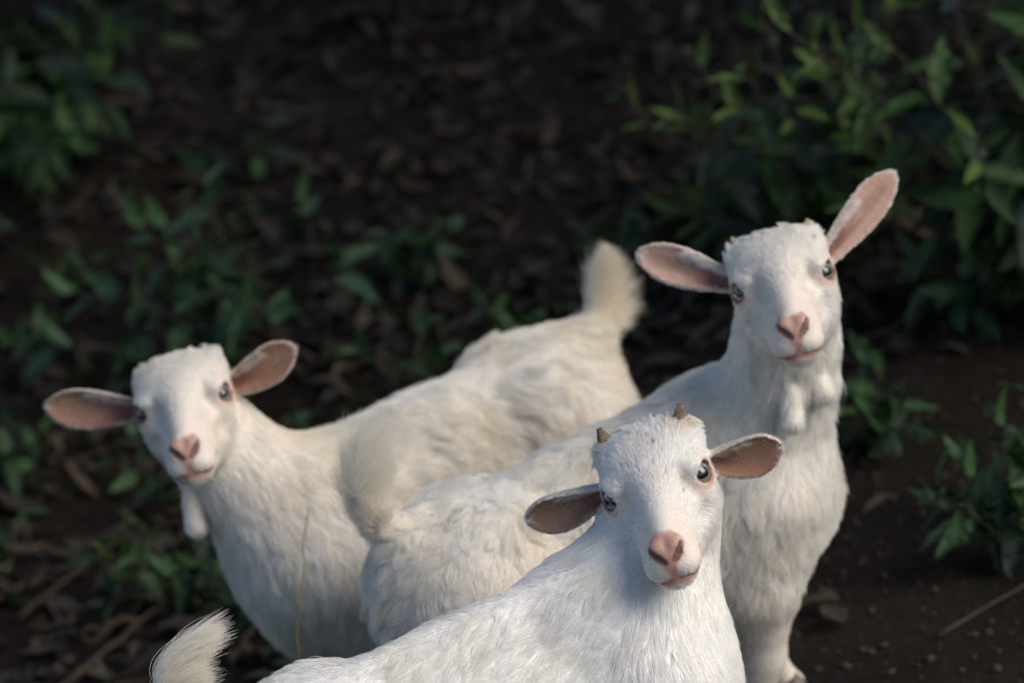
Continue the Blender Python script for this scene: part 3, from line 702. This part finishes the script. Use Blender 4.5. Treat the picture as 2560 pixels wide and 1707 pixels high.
# ------------------------------------------------------------------ plants
def leaf_mesh(name, width, fold, bend, shape, m, nl=8):
    """one leaf along +Y, unit length, with midrib fold and droop, thin but closed"""
    V = []; Q = []
    for i in range(nl + 1):
        t = i / nl
        if shape == 'lance': w = width * math.sin(math.pi * t ** 0.85) ** 0.9 * (1 - 0.25 * t)
        else: w = width * math.sin(math.pi * t ** 0.62) ** 0.75 * (1 - 0.10 * t)
        w = max(w, 0.012 if t < 0.9 else 0.002)
        z = -bend * t * t; wob = 0.02 * math.sin(t * 17 + width * 40)
        V += [(-w, t, z + fold * w + wob), (0, t, z), (w, t, z + fold * w - wob)]
    n = len(V); V += [(x, y, zz - 0.006) for x, y, zz in V]
    for i in range(nl):
        for c in range(2):
            a = i * 3 + c; Q.append((a, a + 1, a + 4, a + 3)); Q.append((n + a + 3, n + a + 4, n + a + 1, n + a))
        for c, (p, q) in ((0, (3, 0)), (2, (2, 5))):
            a = i * 3; Q.append((a + p, a + q, n + a + q, n + a + p))
    me = mesh_np(name, V, Q); me.materials.append(m); return me

LEAVES = {}
def leaf_set(key, shape, m, widths):
    LEAVES[key] = [leaf_mesh('leaf', w, f, b, shape, m) for w, f, b in widths]
leaf_set('bush', 'lance', M_LEAFB, [(.19, .35, .10), (.23, .25, .22), (.18, .5, .0), (.21, .3, .35)])
leaf_set('young', 'lance', M_LEAFY, [(.15, .45, .02), (.17, .4, .15)])
leaf_set('dark', 'ovate', M_LEAFD, [(.24, .15, .15), (.22, .25, .3)])
leaf_set('sapling', 'ovate', M_LEAFS, [(.25, .2, .12), (.28, .12, .25), (.22, .3, .2)])
leaf_set('weed', 'ovate', M_LEAFW, [(.25, .2, .12), (.29, .12, .25), (.22, .3, .2)])

def add_leaf(parent, key, pos, d, up, size, rnd):
    d = nrm(d); x = nrm(np.cross(d, up)); z = np.cross(x, d)
    a = rnd.uniform(-0.6, 0.6); x, z = x * math.cos(a) + z * math.sin(a), z * math.cos(a) - x * math.sin(a)
    o = bpy.data.objects.new('leaf', rnd.choice(LEAVES[key])); link(o, parent)
    o.matrix_local = Matrix(((x[0] * size, d[0] * size, z[0] * size, pos[0]), (x[1] * size, d[1] * size, z[1] * size, pos[1]), (x[2] * size, d[2] * size, z[2] * size, pos[2]), (0, 0, 0, 1)))

def plant(name, label, cat, base, stems, group=None, seed=0, leafs=('weed',), size=(.05, .09), per=8, start=.3, stem_r=.003, stem_m=None, droop=.25, young_tip=False):
    """stems: list of (dx, dy, height, bend) measured from the base; leaves sit on every stem"""
    rnd = random.Random(seed); bx, by = base; bz = float(ground_z(bx, by)) - 0.01
    root = empty(name, (bx, by, bz)); prop(root, label, cat, group)
    for (dx, dy, hgt, bend) in stems:
        n = 7; pts = []
        for i in range(n):
            t = i / (n - 1); pts.append(np.array([dx * (t ** (1 + bend)), dy * (t ** (1 + bend)), hgt * (t - 0.12 * bend * t * t)]) + (np.array([rnd.uniform(-1, 1), rnd.uniform(-1, 1), 0]) * .010 * (i > 0)))
        pts = spline(pts, 12)
        v, q, t_ = tube(pts, np.linspace(stem_r, stem_r * .35, 12), 5)
        so = link(bpy.data.objects.new('stem', mesh_np('stem', v, q, t_)), root); so.data.materials.append(stem_m or M_STEM)
        ph = rnd.uniform(0, 6.28)
        for k in range(per):
            t = start + (1 - start) * (k + rnd.uniform(-.2, .2)) / max(1, per - 1); t = min(max(t, start * .8), 1)
            f = t * 11; i = min(int(f), 10); p = pts[i] + (pts[i + 1] - pts[i]) * (f - i); tan = nrm(pts[i + 1] - pts[i])
            ph += 2.4 + rnd.uniform(-.3, .3)
            rad = nrm(np.cross(tan, [math.cos(ph), math.sin(ph), .13]))
            tip = k >= per - 3
            d = rad * (0.55 if tip else 1.0) + tan * (0.75 if tip else rnd.uniform(.1, .5)) + np.array([0, 0, -droop * rnd.random()])
            key = rnd.choice(leafs)
            if young_tip and tip: key = 'young'
            sz = rnd.uniform(*size) * (0.75 if tip else 1)
            add_leaf(root, key, p + rad * .004, d, tan if abs(tan @ nrm(d)) < .9 else np.array([0, 0, 1.0]), sz, rnd)
    return root

def fan(n, spread, h0, h1, seed, lean=(0, 0), bend=.6):
    r = random.Random(seed); out = []
    for i in range(n):
        a = 2 * math.pi * (i + r.random()) / n; q = spread * math.sqrt(r.uniform(.15, 1))
        out.append((q * math.cos(a) + lean[0], q * math.sin(a) + lean[1], r.uniform(h0, h1), bend))
    return out

SH = 'dense green shrubs around the clearing'
plant('shrub', 'large glossy green shrub filling the upper right corner behind the standing goat', 'shrub', (.66, 1.05), fan(22, .28, .22, .58, 1, (-.03, -.06), .4), SH, 11, ('bush', 'bush', 'bush', 'dark'), (.058, .095), 13, .15, .004, M_TWIG, young_tip=True)
plant('shrub', 'leafy shrub with pale shoot tips left of the upraised ear', 'shrub', (.42, 1.28), fan(20, .22, .14, .42, 2, (-.03, -.04), .4), SH, 12, ('bush', 'bush', 'dark'), (.052, .086), 13, .15, .004, M_TWIG, young_tip=True)
plant('shrub', 'tall shrub at the far right edge with yellowish young leaves', 'shrub', (.92, 1.40), fan(18, .32, .3, .72, 3, (-.05, -.05), .4), SH, 13, ('bush', 'bush', 'dark'), (.055, .09), 15, .2, .005, M_TWIG, young_tip=True)
plant('shrub', 'dark shrub in the upper left corner', 'shrub', (-.62, 2.15), fan(20, .27, .14, .40, 4, (.02, -.05), .4), SH, 14, ('bush', 'bush', 'dark'), (.055, .09), 14, .15, .005, M_TWIG)
plant('shrub', 'low shadowed shrub at the left edge below the dark corner shrub', 'shrub', (-.80, 1.85), fan(16, .22, .12, .32, 5, (0, 0), .4), SH, 15, ('dark', 'bush', 'dark'), (.05, .08), 13, .15, .004, M_TWIG)
plant('sapling', 'broad-leaved sapling above the left goat, leaves spreading left', 'sapling', (-.30, 1.38), [(-.10, .02, .25, .4), (-.24, .0, .20, .5), (-.05, .06, .30, .3), (-.17, -.06, .13, .4), (-.03, -.05, .17, .5), (-.16, .08, .26, .4), (-.30, -.03, .14, .5)], None, 27, ('sapling',), (.065, .095), 8, .5, .0045, M_TWIG)
plant('sapling', 'thin bare-stemmed seedling with a few broad leaves at its top', 'sapling', (-.25, 1.40), [(.02, .03, .22, .3), (.05, -.01, .15, .4)], None, 22, ('sapling',), (.065, .09), 5, .85, .0035, M_TWIG)
LOW = 'low leafy weeds on the forest floor'
low = [(-.62, 1.50, 'low weed at the left edge level with the sapling leaves'), (-.50, 1.30, 'low weed behind the left ear of the left goat'), (-.66, 1.22, 'weed nearest the left edge beside the left ear tip'),
       (-.13, 1.16, 'weed behind the right ear of the left goat'), (-.04, 1.02, 'weed behind the dip in the left goat\'s back'), (-.20, .98, 'weed just right of the left goat\'s neck'),
       (-.68, .92, 'small weed at the left edge below the left ear'), (-.42, .80, 'weed beside the left goat\'s chest'),
       (-.36, .70, 'weed between the chest of the left goat and the nearest tail'), (-.30, .55, 'weed just above the tail of the nearest goat'),
       (-.46, 1.06, 'weed directly behind the left goat\'s cheek'), (.02, 1.25, 'sparse weed above the left goat\'s hips'),
       (-.58, 1.68, 'weed between the sapling and the left shrubs'), (-.44, 1.62, 'weed tucked behind the sapling'), (-.74, 1.36, 'weed cut by the left edge above the goat\'s ear'),
       (-.34, 1.10, 'weed right above the crown of the left goat'), (-.50, .84, 'weed beside the left goat\'s hanging wattle'),
       (-.10, 1.52, 'lone seedling on the litter right of the bare-stemmed seedling'), (-.30, 1.95, 'lone seedling on the upper slope'), (.20, 1.45, 'small seedling above the upright tail')]
for k, (x, y, lb) in enumerate(low):
    plant('weed', lb, 'weed', (x, y), fan(3 + k % 3, .085, .05, .12, 30 + k), LOW, 40 + k, ('weed', 'dark', 'bush'), (.035, .06), 6, .4, .002)
rightw = [(.56, 1.0, .12, 'weed below the shrub right of the standing goat\'s face'), (.68, .92, .10, 'weed at the right edge beneath the large shrub'), (.40, .76, .09, 'weed beside the standing goat\'s throat'),
          (.52, .46, .13, 'broad leafy weed on bare soil at the right edge'), (.47, .36, .12, 'leafy weed with drooping leaves in the lower right'), (.58, .30, .10, 'half hidden weed at the lower right edge')]
for k, (x, y, hh_, lb) in enumerate(rightw):
    plant('weed', lb, 'weed', (x, y), fan(5, .075, hh_ * .6, hh_ * 1.2, 60 + k), LOW, 70 + k, ('weed', 'bush', 'dark'), (.045, .072), 7, .35, .0022)

# ------------------------------------------------------------------ unseen trees added to darken the slope behind the goats
def shade_tree(label, trunk, crown_c, crown_r, nleaf, seed):
    r = np.random.default_rng(seed); tz = float(ground_z(*trunk)) - .05
    root = empty('tree', (trunk[0], trunk[1], tz)); prop(root, label, 'tree', 'unseen trees added for shade'); off = np.array([trunk[0], trunk[1], tz])
    cc = np.array(crown_c) - off
    VV = []; QQ = []; TT = []; o = 0
    def add(pts, rad, seg=9):
        nonlocal o
        v, q, t = tube(pts, rad, seg); VV.append(v); QQ.extend((np.array(q) + o).tolist()); TT.extend((np.array(t) + o).tolist()); o += len(v)
    P = spline([(0, 0, 0), (.05, -.04, cc[2] * .4), tuple(cc * [.35, .35, .75]), tuple(cc * [.8, .8, 1.1])], 14); add(P, np.linspace(.13, .03, 14), 12)
    tr = link(bpy.data.objects.new('trunk', mesh_np('trunk', np.vstack(VV), QQ, TT)), root); tr.data.materials.append(M_TWIG)
    for k in range(9):
        VV, QQ, TT, o = [], [], [], 0
        a = P[5 + k % 7]; e = cc + nrm(r.normal(size=3)) * np.array(crown_r) * .8
        add(spline([a, (a + e) / 2 + [0, 0, .12], e], 9), np.linspace(.035, .008, 9), 6)
        li = link(bpy.data.objects.new('limb', mesh_np('limb', np.vstack(VV), QQ, TT)), root); li.data.materials.append(M_TWIG)
    # leaves gathered in clumps through the crown volume
    cl = nrm(r.normal(size=(110, 3))) * (r.random((110, 1)) ** .4) * np.array(crown_r) + cc
    c = cl[r.integers(0, 110, nleaf)] + r.normal(size=(nleaf, 3)) * .20
    d = nrm(r.normal(size=(nleaf, 3)) + [0, 0, -.3]); u = nrm(np.cross(d, r.normal(size=(nleaf, 3)))); n = np.cross(d, u)
    L = r.uniform(.08, .15, (nleaf, 1)); W = L * .26
    V = np.stack([c - d * L * .5, c + u * W + n * W * .3, c + d * L * .5, c - u * W + n * W * .3], 1).reshape(-1, 3)
    me = mesh_np('crown', V, np.arange(nleaf * 4).reshape(-1, 4)); me.materials.append(M_LEAFB)
    link(bpy.data.objects.new('crown', me), root)
shade_tree('broad unseen tree added at right to shade the slope', (3.9, 2.2), (2.7, 1.75, 2.6), (1.5, 1.65, 1.0), 15000, 1)  # added crown, keeps sun off the background but not the goats
shade_tree('spreading unseen tree added behind the goats to dim the skylight', (-2.0, 4.3), (-.4, 2.9, 2.4), (2.6, 1.8, .9), 8500, 2)  # added crown, blocks skylight over the upper slope

# ------------------------------------------------------------------ leaf litter, fallen leaves and twigs
def litter():
    r = np.random.default_rng(5); N = 26000
    x = np.concatenate([r.uniform(-1.3, 1.3, 9000), r.normal(0, 2.0, N - 9000)]); y = np.concatenate([r.uniform(-.3, 3.3, 9000), r.normal(1.8, 2.2, N - 9000)])
    keep = r.random(N) < np.where((x > .12) & (y < .95), 0.015, 1.0) * np.where((y < -.1), .35, 1) * np.where((np.abs(x) < 1.3) & (y > -.3) & (y < 3.3), .62, 1)
    x, y = x[keep], y[keep]; N = len(x)
    nu, nv = 4, 2; V = []; Q = []; MI = []
    L = r.uniform(.022, .062, N); L = L * r.uniform(.8, 1.35, N); Wd = L * r.uniform(.09, .24, N); an = r.uniform(0, 6.28, N); curl = r.normal(0, .35, N); roll = r.normal(0, .25, N); pit = r.normal(0, .22, N); hz = r.uniform(.002, .016, N)
    g0 = np.array([[i / nu, (j / nv) * 2 - 1] for i in range(nu + 1) for j in range(nv + 1)])
    t = g0[:, 0][None]; c = g0[:, 1][None]
    prof = np.sin(np.pi * np.clip(t, .04, .985) ** .8)
    lx = (t - .5) * L[:, None]; ly = c * prof * Wd[:, None]
    lz = curl[:, None] * L[:, None] * (t - .5) ** 2 * 2.2 + roll[:, None] * ly + np.abs(ly) * .45 + pit[:, None] * lx + hz[:, None] + 0.002 * np.sin(t * 9 + an[:, None] * 5)
    ca, sa = np.cos(an)[:, None], np.sin(an)[:, None]
    gx = x[:, None] + lx * ca - ly * sa; gy = y[:, None] + lx * sa + ly * ca
    gz = ground_z(x, y)[:, None] + lz
    V = np.stack([gx, gy, gz], -1).reshape(-1, 3); npv = (nu + 1) * (nv + 1)
    q0 = np.array([[i * (nv + 1) + j, (i + 1) * (nv + 1) + j, (i + 1) * (nv + 1) + j + 1, i * (nv + 1) + j + 1] for i in range(nu) for j in range(nv)])
    Q = (q0[None] + (np.arange(N) * npv)[:, None, None]).reshape(-1, 4)
    me = mesh_np('leaf_litter', V, Q)
    for m in M_DRY: me.materials.append(m)
    mi = r.choice(3, N, p=[.50, .36, .14]).repeat(len(q0)); me.polygons.foreach_set('material_index', mi.astype(np.int32))
    prop(link(bpy.data.objects.new('leaf_litter', me)), 'carpet of dark dry fallen leaves on the slope', 'leaf litter', kind='stuff')
litter()

def crumbs():
    r = np.random.default_rng(9); N = 2600
    x = r.uniform(.05, .95, N); y = r.uniform(-.15, 1.25, N); rad = r.uniform(.001, .0042, N) * (r.random(N) < .25) + r.uniform(.0012, .003, N)
    o = np.array([[1, 0, 0], [-1, 0, 0], [0, 1, 0], [0, -1, 0], [0, 0, .8], [0, 0, -.8]]); f = np.array([[0, 2, 4], [2, 1, 4], [1, 3, 4], [3, 0, 4], [2, 0, 5], [1, 2, 5], [3, 1, 5], [0, 3, 5]])
    V = o[None] * rad[:, None, None] * r.uniform(.6, 1.3, (N, 6, 1)); a = r.uniform(0, 6.28, N); ca, sa = np.cos(a)[:, None], np.sin(a)[:, None]
    V = np.stack([V[..., 0] * ca - V[..., 1] * sa + x[:, None], V[..., 0] * sa + V[..., 1] * ca + y[:, None], V[..., 2] + (ground_z(x, y) + rad * .3)[:, None]], -1).reshape(-1, 3)
    me = mesh_np('soil_crumbs', V, None, (f[None] + (np.arange(N) * 6)[:, None, None]).reshape(-1, 3)); me.materials.append(M_CLOD)
    prop(link(bpy.data.objects.new('soil_crumbs', me)), 'loose crumbs of dark soil on the bare ground at right', 'soil', kind='stuff')
crumbs()

def fallen_leaf(label, x, y, L, W, an, m, curl=.5, lift=.012):
    me = leaf_mesh('fallen_leaf', W, .35, curl, 'ovate', m); o = link(bpy.data.objects.new('fallen_leaf', me))
    o.scale = (L, L, L); o.rotation_euler = (.25, .1, an); o.location = (x, y, float(ground_z(x, y)) + lift); prop(o, label, 'leaf', 'single dead leaves')
fallen_leaf('curled brown dead leaf on bare soil below the standing goat\'s chest', .275, .31, .055, .3, 1.2, M_DRY[2])
fallen_leaf('dark upturned dead leaf just under the curled brown one', .270, .25, .055, .32, .2, M_DRY[0], .3)
fallen_leaf('pale upright dead leaf near the top of the slope', .21, 2.10, .060, .18, 1.9, M_DRY[2], .2, .03)
fallen_leaf('long tan dead leaf behind the hips of the left goat', .0, 1.20, .085, .16, .75, M_DRY[2], .15, .02)
fallen_leaf('small pale dead leaf beside the seedling stem', -.17, 1.42, .045, .22, 2.6, M_DRY[2], .2, .02)

def twig(label, pts, r, m=M_TWIG, name='twig'):
    P = []
    for (x, y, z) in pts: P.append((x, y, float(ground_z(x, y)) + z))
    P = spline(P, 10 if len(P) < 4 else 16); n = len(P); P = P + np.random.default_rng(len(label)).normal(0, r * .5, P.shape)
    v, q, t = tube(P, np.linspace(r, r * .45, n), 6); o = link(bpy.data.objects.new(name, mesh_np(name, v, q, t))); o.data.materials.append(m); prop(o, label, 'twig', 'dead twigs on the ground')
twig('bare forked twig leaning beside the sapling', [(-.26, 1.36, .01), (-.31, 1.40, .05), (-.345, 1.44, .12)], .004)
twig('short dead twig crossing under the sapling', [(-.24, 1.40, .012), (-.29, 1.42, .03), (-.36, 1.46, .06)], .0035)
twig('thin straight twig lying on soil in the lower right corner', [(.36, .18, .006), (.42, .22, .010), (.50, .27, .008)], .0022)
twig('grey stick lying in litter at the lower left', [(-.62, .62, .012), (-.54, .70, .020), (-.47, .80, .016)], .0045)
twig('crooked stick near the left edge under the left goat\'s ear', [(-.66, .85, .012), (-.58, .92, .02), (-.52, 1.01, .014)], .004)
twig('pale stick at the bottom left edge', [(-.70, .58, .01), (-.60, .60, .016), (-.50, .60, .012)], .005)
# a dry straw hanging against the left goat's shoulder
sp = spline([(-0.2326, 0.0407, 0.4522), (-0.2374, 0.0354, 0.4391), (-0.2477, 0.0265, 0.417), (-0.2498, 0.0201, 0.4012), (-0.2582, 0.0127, 0.3828), (-0.2642, 0.005, 0.3639), (-0.2687, 0.0022, 0.3568), (-0.2743, -0.0055, 0.3377), (-0.2747, -0.0121, 0.3216)], 28)
v_, q_, t_ = tube(sp, np.linspace(.0008, .0010, 28), 6); so = link(bpy.data.objects.new('straw', mesh_np('straw', v_, q_, t_))); so.data.materials.append(M_STRAW)
prop(so, 'thin yellow straw hanging in front of the left goat\'s shoulder', 'straw')
print('script', round(time.time() - T0, 1), 's')
